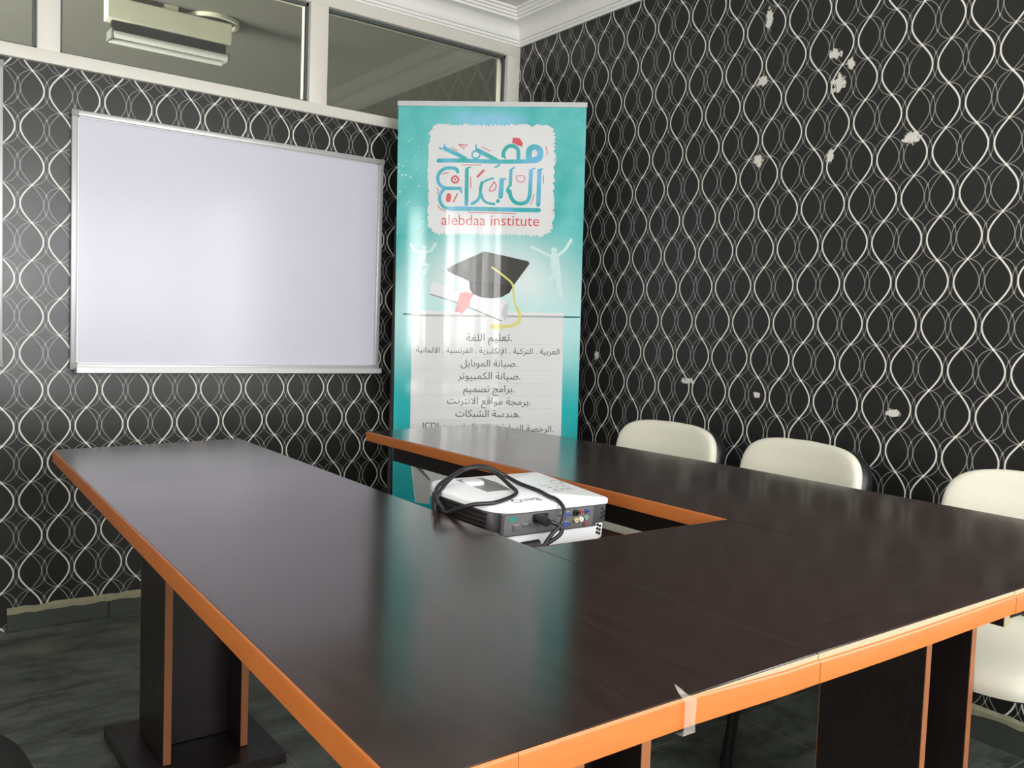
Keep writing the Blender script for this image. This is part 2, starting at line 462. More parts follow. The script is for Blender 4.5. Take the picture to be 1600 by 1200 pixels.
# ------------------------------------------------------------------ conference table
TZ = 0.75; TH = 0.030
table = thing('conference_table', 'long U-shaped dark wenge conference table with chipped orange edging around a central gap', 'table', (-1.4, -1.8, 0))
def tl(p): return (p[0] + 1.4, p[1] + 1.8) + tuple(p[2:])
LT = [(-2.133, -.868), (-1.611, -.803), (-1.652, -2.313), (-1.667, -2.864), (-2.105, -2.8672), (-2.217, -2.868)]
RT = [(-1.158, -.766), (-.606, -.700), (-.560, -1.768), (-.573, -2.862), (-1.172, -2.864), (-1.161, -2.316)]
CT = [(-1.652, -2.3135), (-1.1615, -2.3165), (-1.1725, -2.864), (-1.6665, -2.864)]
def slab(pts, mat, band_edges, drop=None):
    """tabletop board; band_edges: indices of edges that carry edge banding; drop: edge -> function of position along it (m)"""
    P = [tl(p) for p in pts]; gap = .0007
    c = Vector((sum(p[0] for p in P) / len(P), sum(p[1] for p in P) / len(P)))
    Q = [tuple(Vector(p) + (c - Vector(p)).normalized() * gap) for p in P]
    t = obj('tabletop', prism(B(), Q, TZ - TH, TZ, .0012, 1), mat, table)
    n = len(P)
    for i in band_edges:
        a = Vector(P[i]); b = Vector(P[(i + 1) % n]); d = (b - a).normalized(); o = Vector((d.y, -d.x))
        if (c - a).dot(o) > 0: o = -o
        bm = B(); chip = B(); dropf = (drop or {}).get(i, None)
        th = .0025; z0, z1 = TZ - TH - .001, TZ - .0005
        def V(m_, s, off, z):
            p = a + d * s + o * off; return m_.verts.new((p.x, p.y, z))
        L = (b - a).length; N = max(2, int(L / .03)); prev = prow = None
        for k in range(N + 1):
            s = L * k / N
            if k == 0: s += .0003
            if k == N: s -= .0003
            dz = dropf(s) if dropf else 0.0
            out = .30 * dz
            ring = [V(bm, s, .0004, z0 - dz * .5), V(bm, s, th + out, z0 - dz * .5), V(bm, s, th + out, z1 - dz - .0032), V(bm, s, th * .75 + out, z1 - dz - .0012), V(bm, s, th * .3 + out, z1 - dz - .0002), V(bm, s, .0004, z1 - dz)]
            if prev:
                for j in range(6): bm.faces.new((prev[j], prev[(j + 1) % 6], ring[(j + 1) % 6], ring[j]))
            else: bm.faces.new(ring)
            prev = ring
            if dropf:
                row = (V(chip, s, .0010, TZ - .0006), V(chip, s, .0012, TZ - dz - .0025))
                if prow: chip.faces.new((prow[0], row[0], row[1], prow[1]))
                prow = row
        bm.faces.new(prev[::-1])
        e = obj('edge_band', bm, M_band, t, 50)
        if dropf:
            e['label'] = 'orange edging slipped down below bare chipboard'
            obj('bare_chipboard', chip, M_chip, t, label='pale bare chipboard above slipped edging')
        else: chip.free()
    return t
slab(LT, M_top_long, (0, 1, 3, 4, 5), {3: lambda s: .0062 * max(0.0, min(1.0, (.225 - s) / .16))})
slab([CT[0], CT[3], CT[2], CT[1]], M_top_cross, (1, 3), {1: lambda s: .0068 + .0012 * math.sin(s * 9.0)})
slab(RT, M_top_long, (0, 1, 2, 3, 5), {3: lambda s: .0066})

def pedestal(x0, x1, yf, depth, plate=True):
    """two dark panels joined by a web, orange edging on the front edges, low foot plate"""
    t = .018; zt = TZ - TH - .001; zb = .032 if plate else 0
    bm = B(); yb = yf + depth
    a0, b0 = tl((x0, yf))[:2]; a1, b1 = tl((x1, yb))[:2]
    box(bm, a0, a0 + t, b0, b1, zb, zt, .0008, 1); box(bm, a1 - t, a1, b0, b1, zb, zt, .0008, 1)
    m = (b0 + b1) / 2
    box(bm, a0 + t, a1 - t, m - .009, m + .009, zb, zt)
    p = obj('pedestal', bm, M_panel, table)
    for a in (a0, a1 - t):
        obj('edge_strip', box(B(), a, a + t, b0 - .0012, b0 - .0001, zb, zt), M_strip, p)
        obj('edge_strip', box(B(), a, a + t, b1 + .0001, b1 + .0012, zb, zt), M_strip, p)
    if plate:
        fp = obj('foot_plate', box(B(), a0 - .07, a1 + .07, b0 - .085, b1 + .075, 0, .030, .001, 1), M_panel, p)
    return p
M_strip = plain('brown_orange_strip', (152, 95, 58), 0.5, vary=0.12, scale=30)
pedestal(-1.965, -1.758, -1.31, .22)
pedestal(-1.800, -1.656, -2.60, .22)
pedestal(-.930, -.735, -2.615, .22)
pedestal(-.960, -.760, -1.45, .22)
# under-frame aprons
def apron(x0, x1, y0, y1, z0=.662):
    a0, b0 = tl((x0, y0))[:2]; a1, b1 = tl((x1, y1))[:2]
    ap = obj('apron', box(B(), a0, a1, b0, b1, z0, TZ - TH - .001), M_panel, table)
    return ap, a0, a1, b0, b1
ap, a0, a1, b0, b1 = apron(-1.115, -1.097, -2.70, -.875)
ap, a0, a1, b0, b1 = apron(-.745 + .06, -.667, -2.735, -.95)
apron(-1.735, -1.717, -2.66, -1.0)
ap, a0, a1, b0, b1 = apron(-1.050, -1.031, -2.80, -2.705, .654)
obj('edge_strip', box(B(), a0, a1, b0 - .0014, b0 - .0001, .654, TZ - TH - .004), M_chip, ap, label='pale raw chipboard end')
apron(-1.030, -.70, -2.785, -2.767, .654)
# ledge under the gap that carries the projector
obj('shelf', box(B(), *[k + 1.4 for k in (-1.716, -1.205)], *[k + 1.8 for k in (-2.36, -1.86)], .655, .673, .001, 1), M_panel, table)
# clear tape round the front edge, its torn end standing up
bm = B(); x, y = tl((-1.893, -2.8715))[:2]; cols = []
for (yy, zz, xl_, xr_) in ((y + .012, TZ + .016, -.012, -.010), (y + .010, TZ + .010, -.010, -.002), (y + .007, TZ + .004, -.008, .004), (y + .004, TZ + .001, -.007, .009), (y - .0006, TZ - .002, -.007, .010),
                          (y - .0016, TZ - .012, -.008, .009), (y - .0016, TZ - .024, -.008, .008), (y - .0016, TZ - .036, -.009, .009), (y + .010, TZ - .0375, -.009, .008)):
    cols.append((bm.verts.new((x + xl_, yy, zz)), bm.verts.new((x + xr_, yy, zz - (.003 if zz > TZ else 0)))))
for p, q in zip(cols[:-1], cols[1:]): bm.faces.new((p[0], q[0], q[1], p[1]))
obj('sticky_tape', bm, M_tape, table, label='torn clear tape over the orange edging')

# ------------------------------------------------------------------ whiteboards
def whiteboard(name, label, x0, x1, z0, z1, tray=True):
    w = thing(name, label, 'whiteboard', ((x0 + x1) / 2, 0, z0))
    hw = (x1 - x0) / 2; h = z1 - z0; f = .020
    obj('writing_surface', box(B(), -hw + f * .6, hw - f * .6, -.012, -.004, f * .6, h - f * .6), M_whiteboard, w)
    bm = B()
    for (a, b, c, d) in ((-hw, hw, 0, f), (-hw, hw, h - f, h), (-hw, -hw + f, f, h - f), (hw - f, hw, f, h - f)):
        box(bm, a, b, -.020, -.001, c, d, .003, 2)
    for (a, b, c, d) in ((-hw + f, hw - f, f, f + .004), (-hw + f, hw - f, h - f - .004, h - f), (-hw + f, -hw + f + .004, f, h - f), (hw - f - .004, hw - f, f, h - f)):
        box(bm, a, b, -.0155, -.010, c, d)
    obj('frame', bm, M_alu, w, 40)
    for sx in (-1, 1):
        for zz in (0, h):
            s = 1 if zz == 0 else -1
            bm = B(); prism(bm, [(sx * (hw + .001), 0), (sx * (hw - .022), 0), (sx * (hw - .022), s * .014), (sx * (hw - .014), s * .022), (sx * (hw + .001), s * .022)], 0, .002)
            for v in bm.verts: v.co = Vector((v.co.x, -.0205 - v.co.z, zz + v.co.y * 1.0))
            obj('corner_cap', bm, M_corner, w)
    if tray:
        bm = B(); prof = [(-.003, .004), (-.052, .002), (-.056, .010), (-.060, .010), (-.060, -.010), (-.050, -.014), (-.003, -.012)]
        a = [bm.verts.new((-hw + .014, p, q)) for p, q in prof]; b = [bm.verts.new((hw - .006, p, q)) for p, q in prof]
        n = len(prof)
        for i in range(n): bm.faces.new((a[i], a[(i + 1) % n], b[(i + 1) % n], b[i]))
        bm.faces.new(a); bm.faces.new(b[::-1])
        obj('pen_tray', bm, M_alu, w, 30)
    return w
whiteboard('whiteboard', 'wide white dry-erase board in aluminium frame hung left of the teal banner', -1.942, -.720, .916, 1.823)
whiteboard('whiteboard', 'second white board of which only the right frame edge shows at the far left', -3.40, -2.150, .925, 1.945, False)

# ------------------------------------------------------------------ framed board behind the banner
fb = thing('framed_panel', 'plain dark panel with thin grey metal edge standing behind the banner stand', 'panel', (-.42, -.025, 0), (0, 0, 0))
obj('board', box(B(), -.226, .226, -.008, .008, .01, 1.576), M_shell, fb)
bm = B(); box(bm, -.238, -.226, -.012, .012, 0, 1.588, .002, 1); box(bm, .226, .238, -.012, .012, 0, 1.588, .002, 1)
box(bm, -.226, .226, -.012, .012, 1.576, 1.588, .002, 1); box(bm, -.226, .226, -.012, .012, 0, .012, .002, 1)
obj('frame', bm, M_frame_dark, fb)

# ------------------------------------------------------------------ roll-up banner
BW = .78; BT = 2.025
ban_yaw = math.atan2(-.647, .763)
banner = thing('roll_up_banner', 'tall teal roll-up banner stand with white logo patch, graduation cap and Arabic course list', 'banner', (-.437, -.409, 0), (0, 0, ban_yaw))
# local: x along the sheet, -y towards the room, z up; the sheet leans a little sideways (0.7 degrees)
TILT = .013
def sheet(s, t, off=0.0):
    """sheet millimetres (from its top left corner, t down) to banner-local coordinates"""
    s = s / 1000 - BW / 2; t = t / 1000
    bow = .004 * math.cos(s / BW * PI * 1.15) + .0011 * math.sin(s * 30.0)
    return Vector((s * math.cos(TILT) + t * math.sin(TILT), -bow - off, 2.0295 + s * math.sin(TILT) - t * math.cos(TILT)))
def strip_mesh(bm, poly, off, th=0.0):
    pass

def banner_print():
    n = NT('teal_printed_vinyl'); v, x, y, z = n.coords()
    t = n.m('SUBTRACT', 2.03, z)
    big = n.noise(v, 2.6, 4); fine = n.noise(v, 11.0, 5)
    teal = n.mix(n.rng(n.m('ADD', n.m('MULTIPLY', big, .7), n.m('MULTIPLY', fine, .3)), .35, .65), rgb(56, 176, 174), rgb(122, 210, 208))
    # light burst behind the cap
    px = n.m('DIVIDE', n.m('SUBTRACT', x, .03), .40); pz = n.m('DIVIDE', n.m('SUBTRACT', t, .80), .30)
    r = n.m('SQRT', n.m('ADD', n.m('MULTIPLY', px, px), n.m('MULTIPLY', pz, pz)))
    glow = n.rng(r, 1.35, .35, 0, .95, True)
    c = n.mix(glow, teal, rgb(232, 240, 240))
    # bluish clouds near the top and bottom
    qx = n.m('DIVIDE', n.m('SUBTRACT', x, -.02), .20); qz = n.m('DIVIDE', n.m('SUBTRACT', t, .055), .06)
    r2 = n.m('SQRT', n.m('ADD', n.m('MULTIPLY', qx, qx), n.m('MULTIPLY', qz, qz)))
    c = n.mix(n.rng(n.m('ADD', r2, n.m('MULTIPLY', n.m('SUBTRACT', fine, .5), 1.4)), 1.1, .2, 0, .75, True), c, rgb(150, 206, 240))
    # lower half: from pale to saturated teal
    low = n.rng(t, .86, 1.28, 0, 1, True)
    c = n.mix(n.m('MULTIPLY', low, .85), c, rgb(28, 176, 180))
    band = n.m('MULTIPLY', n.rng(t, .70, .86, 0, 1, True), n.rng(t, 1.22, .9, 0, .75, True))
    c = n.mix(band, c, rgb(186, 232, 232))
    # sparkles on the left
    vo = n.node('ShaderNodeTexVoronoi'); vo.inputs['Scale'].default_value = 48
    n.link(v, vo.inputs['Vector'])
    reg = n.m('MULTIPLY', n.rng(x, -.08, -.26, 0, 1), n.rng(n.m('ABSOLUTE', n.m('SUBTRACT', t, .34)), .30, .08, 0, 1))
    sp = n.m('MULTIPLY', n.rng(vo.outputs['Distance'], .22, .10), n.m('MULTIPLY', reg, n.rng(n.noise(v, 24.0, 2), .44, .52)))
    c = n.mix(n.m('MULTIPLY', sp, .8), c, rgb(235, 250, 245))
    n.set(c, n.rng(n.noise(v, 3.0), .3, .7, .09, .12), 0, .5)
    return n.mat
def ink(name, c, rough=.11, vary=.03): return plain(name, c, rough, vary=vary, scale=18)
I_white = ink('white_ink', (232, 232, 232), vary=.015)
I_panel = ink('pale_grey_ink', (226, 226, 227), vary=.015)
I_red = ink('coral_red_ink', (214, 84, 96)); I_text = ink('dark_grey_ink', (84, 84, 86)); I_rule = ink('faint_grey_ink', (205, 205, 206))
I_cap = ink('charcoal_ink', (66, 66, 64)); I_capd = ink('dark_charcoal_ink', (52, 52, 52)); I_tas = ink('yellow_tassel_ink', (222, 216, 128))
I_scr = ink('scroll_white_ink', (236, 235, 238)); I_scrd = ink('scroll_edge_ink', (120, 128, 128)); I_scre = ink('scroll_end_ink', (206, 206, 210))
I_rib = ink('ribbon_red_ink', (236, 132, 136)); I_bar = ink('bar_teal_ink', (30, 104, 104)); I_bars = ink('bar_grey_ink', (176, 178, 180))
I_fig = ink('pale_figure_ink', (206, 234, 232)); I_swoosh = ink('page_shadow_ink', (118, 122, 118)); I_page = ink('page_curl_ink', (196, 198, 196))
def logo_teal():
    n = NT('logo_teal_ink'); v, x, y, z = n.coords()
    f = n.noise(v, 7.0, 4)
    n.set(n.mix(n.rng(f, .42, .62), rgb(46, 172, 170), rgb(104, 186, 222)), .11, 0, .5)
    return n.mat
I_logo = logo_teal()

# the sheet itself, gently bowed, about 0.5 mm thick
bm = B(); NX, NT_ = 40, 20; front = []; back = []
for j in range(NT_ + 1):
    t = 1975 * j / NT_
    front.append([bm.verts.new(sheet(780 * i / NX, t, 0)) for i in range(NX + 1)])
    back.append([bm.verts.new(sheet(780 * i / NX, t, -.0005)) for i in range(NX + 1)])
for j in range(NT_):
    for i in range(NX):
        bm.faces.new((front[j][i], front[j][i + 1], front[j + 1][i + 1], front[j + 1][i]))
        bm.faces.new((back[j][i], back[j + 1][i], back[j + 1][i + 1], back[j][i + 1]))
for j in range(NT_):
    bm.faces.new((front[j][0], front[j + 1][0], back[j + 1][0], back[j][0])); bm.faces.new((front[j][NX], back[j][NX], back[j + 1][NX], front[j + 1][NX]))
vinyl = obj('printed_sheet', bm, banner_print(), banner, True)

def flat_to_sheet(bm, off):
    """bm holds x = s (mm), y = t (mm): slice finely across s and lay on the bowed sheet"""
    xs = [v.co.x for v in bm.verts]
    if not xs: return bm
    s = math.floor(min(xs) / 26) * 26 + 26
    while s < max(xs):
        g = bm.verts[:] + bm.edges[:] + bm.faces[:]
        bmesh.ops.bisect_plane(bm, geom=g, plane_co=(s, 0, 0), plane_no=(1, 0, 0)); s += 26
    for v in bm.verts: v.co = sheet(v.co.x, v.co.y, off)
    return bm
def fill_poly(bm, pts):
    vs = [bm.verts.new((p[0], p[1], 0)) for p in pts]
    f = bm.faces.new(vs)
    bmesh.ops.triangulate(bm, faces=[f])
def stroke(bm, w, pts, smooth=True):
    """pen stroke of width w with round ends, as flat quads"""
    P = [Vector((p[0], p[1], 0)) for p in pts]
    if smooth and len(P) > 2:
        closed = (P[0] - P[-1]).length < 1e-6
        P = catmull(P, 5)
    r = w / 2; L = []; R = []
    for i, p in enumerate(P):
        d = (P[min(i + 1, len(P) - 1)] - P[max(i - 1, 0)])
        d = d.normalized() if d.length > 0 else Vector((1, 0, 0))
        nn = Vector((-d.y, d.x, 0)) * r
        L.append(bm.verts.new(p + nn)); R.append(bm.verts.new(p - nn))
    for i in range(len(P) - 1): bm.faces.new((L[i], L[i + 1], R[i + 1], R[i]))
    for e in (P[0], P[-1]):
        bm.faces.new([bm.verts.new(e + Vector((math.cos(a), math.sin(a), 0)) * r * .97) for a in [2 * PI * k / 12 for k in range(12)]])
def on_sheet(name, bm, mat, off, label=None): return obj(name, flat_to_sheet(bm, off), mat, vinyl, label=label)
LOGO = [(17,[(172,222),(274,221),(418,224),(573,220)]),(17,[(196,172),(244,193),(287,215)]),(6,[(197,173),(197,156)]),(6,[(176,171),(184,175)]),(7,[(328,180),(341,186),(345,197),(339,208),(328,211),(316,207),(312,196),(317,185),(328,180)]),(18,[(334,178),(375,198),(416,220)]),(6,[(328,178),(328,157)]),(8,[(410,247),(424,239),(428,226)]),(16,[(442,201),(444,183),(454,168),(471,159),(490,163),(503,178),(505,219)]),(8,[(442,201),(451,209)]),(25,[(549,214),(548,181),(557,167),(572,163),(589,171),(595,187),(590,208),(569,216)]),(14,[(254,268),(247,256),(228,252),(203,254),(182,267),(171,288),(172,306),(181,323),(200,334),(234,336),(266,335)]),(8,[(266,335),(272,351)]),(14,[(202,336),(186,354),(180,377),(186,398),(202,415),(225,419)]),(18,[(223,419),(363,419),(490,420),(595,420)]),(16,[(292,259),(293,401)]),(6,[(290,253),(306,248)]),(8,[(402,292),(377,300),(359,311)]),(13,[(356,310),(351,333),(349,362),(339,383),(316,398)]),(11,[(355,358),(362,379),(379,393),(409,398)]),(19,[(438,299),(435,367)]),(8,[(438,299),(453,294)]),(17,[(424,385),(424,386)]),(14,[(475,261),(474,319)]),(7,[(488,248),(473,257)]),(10,[(473,319),(462,338),(466,350)]),(16,[(472,344),(478,369),(495,389),(519,394),(542,387),(554,366),(557,322),(558,260)]),(7,[(559,256),(573,249)]),(18,[(593,259),(592,398)]),(7,[(591,255),(605,251)])]
LOGOHOLE = [(19,[(571,183),(572,185)])]
RED = [(7,[(244,285),(253,290),(258,299),(254,309),(244,313),(234,309),(230,299),(234,290),(244,285)]),(8,[(244,298),(244,300)]),(21,[(219,366),(217,383)]),(5,[(254,358),(239,392)]),(9,[(362,260),(337,286)]),(4,[(407,307),(415,320),(413,334),(404,343),(387,342),(407,307)]),(4,[(257,156),(293,158),(278,172),(257,156)]),(3,[(499,281),(529,281),(531,300),(519,306),(502,300),(499,281)]),(3,[(270,239),(351,238)]),(3,[(300,434),(499,435)]),(3,[(309,288),(310,334)]),(3,[(610,278),(611,309)]),(3,[(616,160),(623,176),(623,193)]),(3,[(572,355),(569,376),(559,397)]),(3,[(166,334),(175,342),(171,361)]),(3,[(172,407),(185,421),(204,430)]),(3,[(190,278),(201,274),(217,272)]),(3,[(351,164),(387,181)]),(3,[(224,168),(252,181)])]
REDCAP = [(481,125),(508,127),(522,147),(519,162),(502,157),(477,146)]
PANEL = [(134,76),(649,77),(657,522),(138,523)]
NAME = [(190,487),(597,485)]
CAPTOP = [(217,669),(253,648),(369,595),(381,595),(557,631),(562,641),(499,730),(492,735),(457,727),(316,720),(221,680)]
CAPBODY = [(311,718),(316,753),(326,769),(364,785),(407,788),(449,782),(481,763),(491,745),(497,730)]
TASSEL = [(8,[(406,659),(456,694),(492,726),(498,763),(506,805),(516,830)]),(12,[(513,823),(526,851),(524,879),(499,898),(452,906)]),(21,[(452,906),(414,906)])]
SCROLL = [(147,761),(151,733),(162,723),(279,768),(364,780),(459,797),(475,810),(472,866),(451,881),(432,874),(318,828),(256,806),(149,777)]
SCROLLEDGE = [(4,[(149,776),(256,807),(318,829),(432,874),(451,880)])]
SCROLLEND = [(450,853),(459,815),(473,806),(480,819),(474,866),(463,878)]
RIBBON = [(274,768),(298,762),(333,772),(317,795),(317,818),(279,859),(276,847),(255,849),(280,824),(266,805)]
BARW = [(70,845),(710,842),(710,862),(70,872)]
BARL = [(34,857),(70,858),(70,865),(34,864)]
BARR = [(710,855),(777,855),(777,861),(710,862)]
BARS = [(70,861),(710,854),(710,862),(70,870)]
LIST = [(71,869),(709,864),(712,1356),(703,1381),(99,1660),(82,1524),(73,1479)]
SWOOSH = [(83,1483),(100,1487),(133,1523),(163,1559),(161,1567),(125,1535),(100,1511)]
PAGE = [(83,1483),(117,1515),(161,1563),(163,1666),(103,1660),(91,1582)]
RULES = [[(97,984),(668,975)],[(91,1039),(699,1031)],[(99,1093),(671,1084)],[(100,1148),(672,1139)],[(101,1201),(674,1191)],[(102,1254),(675,1242)],[(103,1306),(676,1294)]]
TXT = [[(304,969),(496,964)],[(92,1021),(696,1015)],[(283,1075),(521,1071)],[(271,1129),(535,1124)],[(296,1183),(510,1178)],[(228,1234),(580,1231)],[(265,1287),(539,1284)],[(126,1342),(679,1341)]]
JUMPL = [(19,[(119,582),(119,584)]),(11,[(63,571),(75,594),(108,601)]),(11,[(127,600),(148,595),(167,565)]),(28,[(115,603),(104,645)]),(16,[(104,647),(138,656),(122,691)]),(14,[(102,647),(98,673),(86,694)])]
JUMPR = [(27,[(661,584),(662,586)]),(11,[(568,571),(608,589),(645,607)]),(12,[(680,604),(710,578),(732,539)]),(36,[(664,611),(675,680)]),(16,[(664,685),(630,723),(605,747)]),(21,[(682,685),(686,731),(694,771)])]
# lettering: outlines of the built-in font, each contour filled on its own so that joined Arabic letters stay solid
AR = {'ا':(0xFE8D,0xFE8E),'ب':(0xFE8F,0xFE90,0xFE91,0xFE92),'ت':(0xFE95,0xFE96,0xFE97,0xFE98),'ة':(0xFE93,0xFE94),'ج':(0xFE9D,0xFE9E,0xFE9F,0xFEA0),
      'ح':(0xFEA1,0xFEA2,0xFEA3,0xFEA4),'خ':(0xFEA5,0xFEA6,0xFEA7,0xFEA8),'د':(0xFEA9,0xFEAA),'ر':(0xFEAD,0xFEAE),'ز':(0xFEAF,0xFEB0),'س':(0xFEB1,0xFEB2,0xFEB3,0xFEB4),
      'ش':(0xFEB5,0xFEB6,0xFEB7,0xFEB8),'ص':(0xFEB9,0xFEBA,0xFEBB,0xFEBC),'ع':(0xFEC9,0xFECA,0xFECB,0xFECC),'غ':(0xFECD,0xFECE,0xFECF,0xFED0),'ف':(0xFED1,0xFED2,0xFED3,0xFED4),
      'ق':(0xFED5,0xFED6,0xFED7,0xFED8),'ك':(0xFED9,0xFEDA,0xFEDB,0xFEDC),'ل':(0xFEDD,0xFEDE,0xFEDF,0xFEE0),'م':(0xFEE1,0xFEE2,0xFEE3,0xFEE4),'ن':(0xFEE5,0xFEE6,0xFEE7,0xFEE8),
      'ه':(0xFEE9,0xFEEA,0xFEEB,0xFEEC),'و':(0xFEED,0xFEEE),'ي':(0xFEF1,0xFEF2,0xFEF3,0xFEF4),'L':(0xFEFB,0xFEFC),'M':(0xFEF9,0xFEFA)}
def arabic(t):
    t = t.replace('لا', 'L').replace('لإ', 'M'); out = ''
    for i, ch in enumerate(t):
        if ch not in AR: out += ch; continue
        f = AR[ch]
        pj = i > 0 and t[i - 1] in AR and len(AR[t[i - 1]]) == 4
        nj = len(f) == 4 and i + 1 < len(t) and t[i + 1] in AR
        out += chr(f[3] if pj and nj else f[1] if pj else f[2] if nj else f[0])
    return out[::-1]
def contours(body):
    cu = bpy.data.curves.new('lettering', 'FONT'); cu.body = body; cu.size = 1.0
    o = bpy.data.objects.new('lettering', cu); COL.objects.link(o)
    dg = bpy.context.evaluated_depsgraph_get()
    cv = o.evaluated_get(dg).to_curve(dg)
    res = []
    for s in cv.splines:
        bp = s.bezier_points; n = len(bp); pts = []
        for i in range(n):
            a = bp[i]; b = bp[(i + 1) % n]
            straight = (a.handle_right - a.co).length < 1e-5 and (b.handle_left - b.co).length < 1e-5
            K = 1 if straight else 4
            for k in range(K):
                t = k / K; m = 1 - t
                pts.append(a.co * m ** 3 + a.handle_right * 3 * m * m * t + b.handle_left * 3 * m * t * t + b.co * t ** 3)
        cl = []
        for p in pts:
            if not cl or (p - cl[-1]).length > 1e-4: cl.append(p.copy())
        if len(cl) > 2 and (cl[0] - cl[-1]).length < 1e-4: cl.pop()
        if len(cl) > 2: res.append(cl)
    o.evaluated_get(dg).to_curve_clear()
    bpy.data.objects.remove(o); bpy.data.curves.remove(cu)
    return res
def winding(x, y, C):
    w = 0
    for P in C:
        for i in range(len(P)):
            a, b = P[i - 1], P[i]
            if (a.y > y) != (b.y > y) and x < (b.x - a.x) * (y - a.y) / (b.y - a.y) + a.x: w += 1 if b.y > a.y else -1
    return w
def text_bm(body, x0, x1, y0, y1=None):
    """lettering fitted between (x0,y0) and (x1,y1) on its baseline, y pointing down; overlapping strokes stay solid"""
    from mathutils.geometry import delaunay_2d_cdt
    C = contours(body)
    lo = min(p.x for c in C for p in c); hi = max(p.x for c in C for p in c)
    y1 = y0 if y1 is None else y1; sc = (x1 - x0) / (hi - lo)
    boxes = [(min(p.x for p in c), max(p.x for p in c)) for c in C]
    # separate runs of contours that overlap along the line, so each is triangulated on its own
    order = sorted(range(len(C)), key=lambda i: boxes[i][0]); runs = []; end = None
    for i in order:
        if end is None or boxes[i][0] > end: runs.append([]); end = boxes[i][1]
        runs[-1].append(C[i]); end = max(end, boxes[i][1])
    bm = bmesh.new()
    for R in runs:
        vs = []; es = []
        for c in R:
            n0 = len(vs); vs += [Vector((p.x, p.y)) for p in c]
            es += [(n0 + k, n0 + (k + 1) % len(c)) for k in range(len(c))]
        V_, E_, F_, _, _, _ = delaunay_2d_cdt(vs, es, [], 0, 1e-5)
        bv = {}
        for f in F_:
            cx = sum(V_[k].x for k in f) / len(f); cy = sum(V_[k].y for k in f) / len(f)
            if winding(cx, cy, R) == 0: continue
            q = []
            for k in f:
                if k not in bv:
                    fr = (V_[k].x - lo) / (hi - lo)
                    bv[k] = bm.verts.new((x0 + (V_[k].x - lo) * sc, y0 + (y1 - y0) * fr - V_[k].y * sc, 0))
                q.append(bv[k])
            bm.faces.new(q)
    return bm

# printed artwork, each motif a piece of the sheet's print
bm = B(); n_ = 26
(ax, ay), (bx_, by), (cx, cy), (dx, dy) = PANEL
x0, x1, y0, y1 = 134, 652, 76, 523
rnd = random.Random(11); R_ = 46; outl = []
def corner(cx, cy, a0): return [(cx + R_ * math.cos(a), cy + R_ * math.sin(a), math.cos(a), math.sin(a)) for a in [a0 + PI / 2 * k / 9 for k in range(10)]]
base = []
def side(p, q, nx, ny, step=8):
    L = math.hypot(q[0] - p[0], q[1] - p[1]); N = int(L / step)
    return [(p[0] + (q[0] - p[0]) * k / N, p[1] + (q[1] - p[1]) * k / N, nx, ny) for k in range(1, N)]
base += side((x0 + R_, y0), (x1 - R_, y0), 0, -1) + corner(x1 - R_, y0 + R_, -PI / 2) + side((x1, y0 + R_), (x1, y1 - R_), 1, 0)
base += corner(x1 - R_, y1 - R_, 0) + side((x1 - R_, y1), (x0 + R_, y1), 0, 1) + corner(x0 + R_, y1 - R_, PI / 2) + side((x0, y1 - R_), (x0, y0 + R_), -1, 0) + corner(x0 + R_, y0 + R_, PI)
for k, (px, py, nx, ny) in enumerate(base):
    d = rnd.uniform(1, 9) if k % 2 else rnd.uniform(-6, -1)
    outl.append((px + nx * d + ny * rnd.uniform(-3, 3), py + ny * d - nx * rnd.uniform(-3, 3)))
fill_poly(bm, outl); on_sheet('logo_patch', bm, I_panel, .0004)
bm = B()
for w_, p_ in LOGO: stroke(bm, w_, p_)
on_sheet('logo_lettering', bm, I_logo, .0008)
bm = B()
for w_, p_ in LOGOHOLE: stroke(bm, w_, p_)
on_sheet('logo_counter', bm, I_panel, .0011)
for w_, p_ in RED:
    bm = B(); stroke(bm, w_, p_, len(p_) > 5); on_sheet('logo_icon', bm, I_red, .0012)
bm = B(); fill_poly(bm, REDCAP); on_sheet('logo_icon', bm, I_red, .0012)
on_sheet('institute_name', text_bm('alebdaa institute', NAME[0][0], NAME[1][0], NAME[0][1], NAME[1][1]), I_red, .0008)
for fig in (JUMPL, JUMPR):
    bm = B()
    for w_, p_ in fig: stroke(bm, w_, p_, False)
    on_sheet('jumping_figure', bm, I_fig, .0004)
bm = B(); fill_poly(bm, LIST); on_sheet('list_panel', bm, I_panel, .0004)
bm = B(); fill_poly(bm, PAGE); on_sheet('page_curl', bm, I_page, .0006)
bm = B(); fill_poly(bm, SWOOSH); on_sheet('page_curl_shade', bm, I_swoosh, .0008)
for q_ in (BARL, BARR):
    bm = B(); fill_poly(bm, q_); on_sheet('teal_rule', bm, I_bar, .0004)
bm = B(); fill_poly(bm, BARW); on_sheet('white_rule', bm, I_white, .0006)
bm = B(); fill_poly(bm, BARS); on_sheet('grey_rule', bm, I_bars, .0008)
bm = B()
for p_ in RULES: stroke(bm, 1.2, p_, False)
on_sheet('list_rules', bm, I_rule, .0008)
bm = B(); fill_poly(bm, SCROLL); on_sheet('diploma_scroll', bm, I_scr, .0009)
bm = B()
for w_, p_ in SCROLLEDGE: stroke(bm, w_, p_)
on_sheet('scroll_edge', bm, I_scrd, .0011)
bm = B(); fill_poly(bm, SCROLLEND); on_sheet('scroll_end', bm, I_scre, .0011)
bm = B(); fill_poly(bm, RIBBON); on_sheet('ribbon', bm, I_rib, .0013)
bm = B(); fill_poly(bm, CAPBODY); on_sheet('cap_crown', bm, I_capd, .0011)
bm = B(); fill_poly(bm, CAPTOP); on_sheet('cap_board', bm, I_cap, .0013)
bm = B()
for w_, p_ in TASSEL: stroke(bm, w_, p_)
on_sheet('tassel', bm, I_tas, .0016)
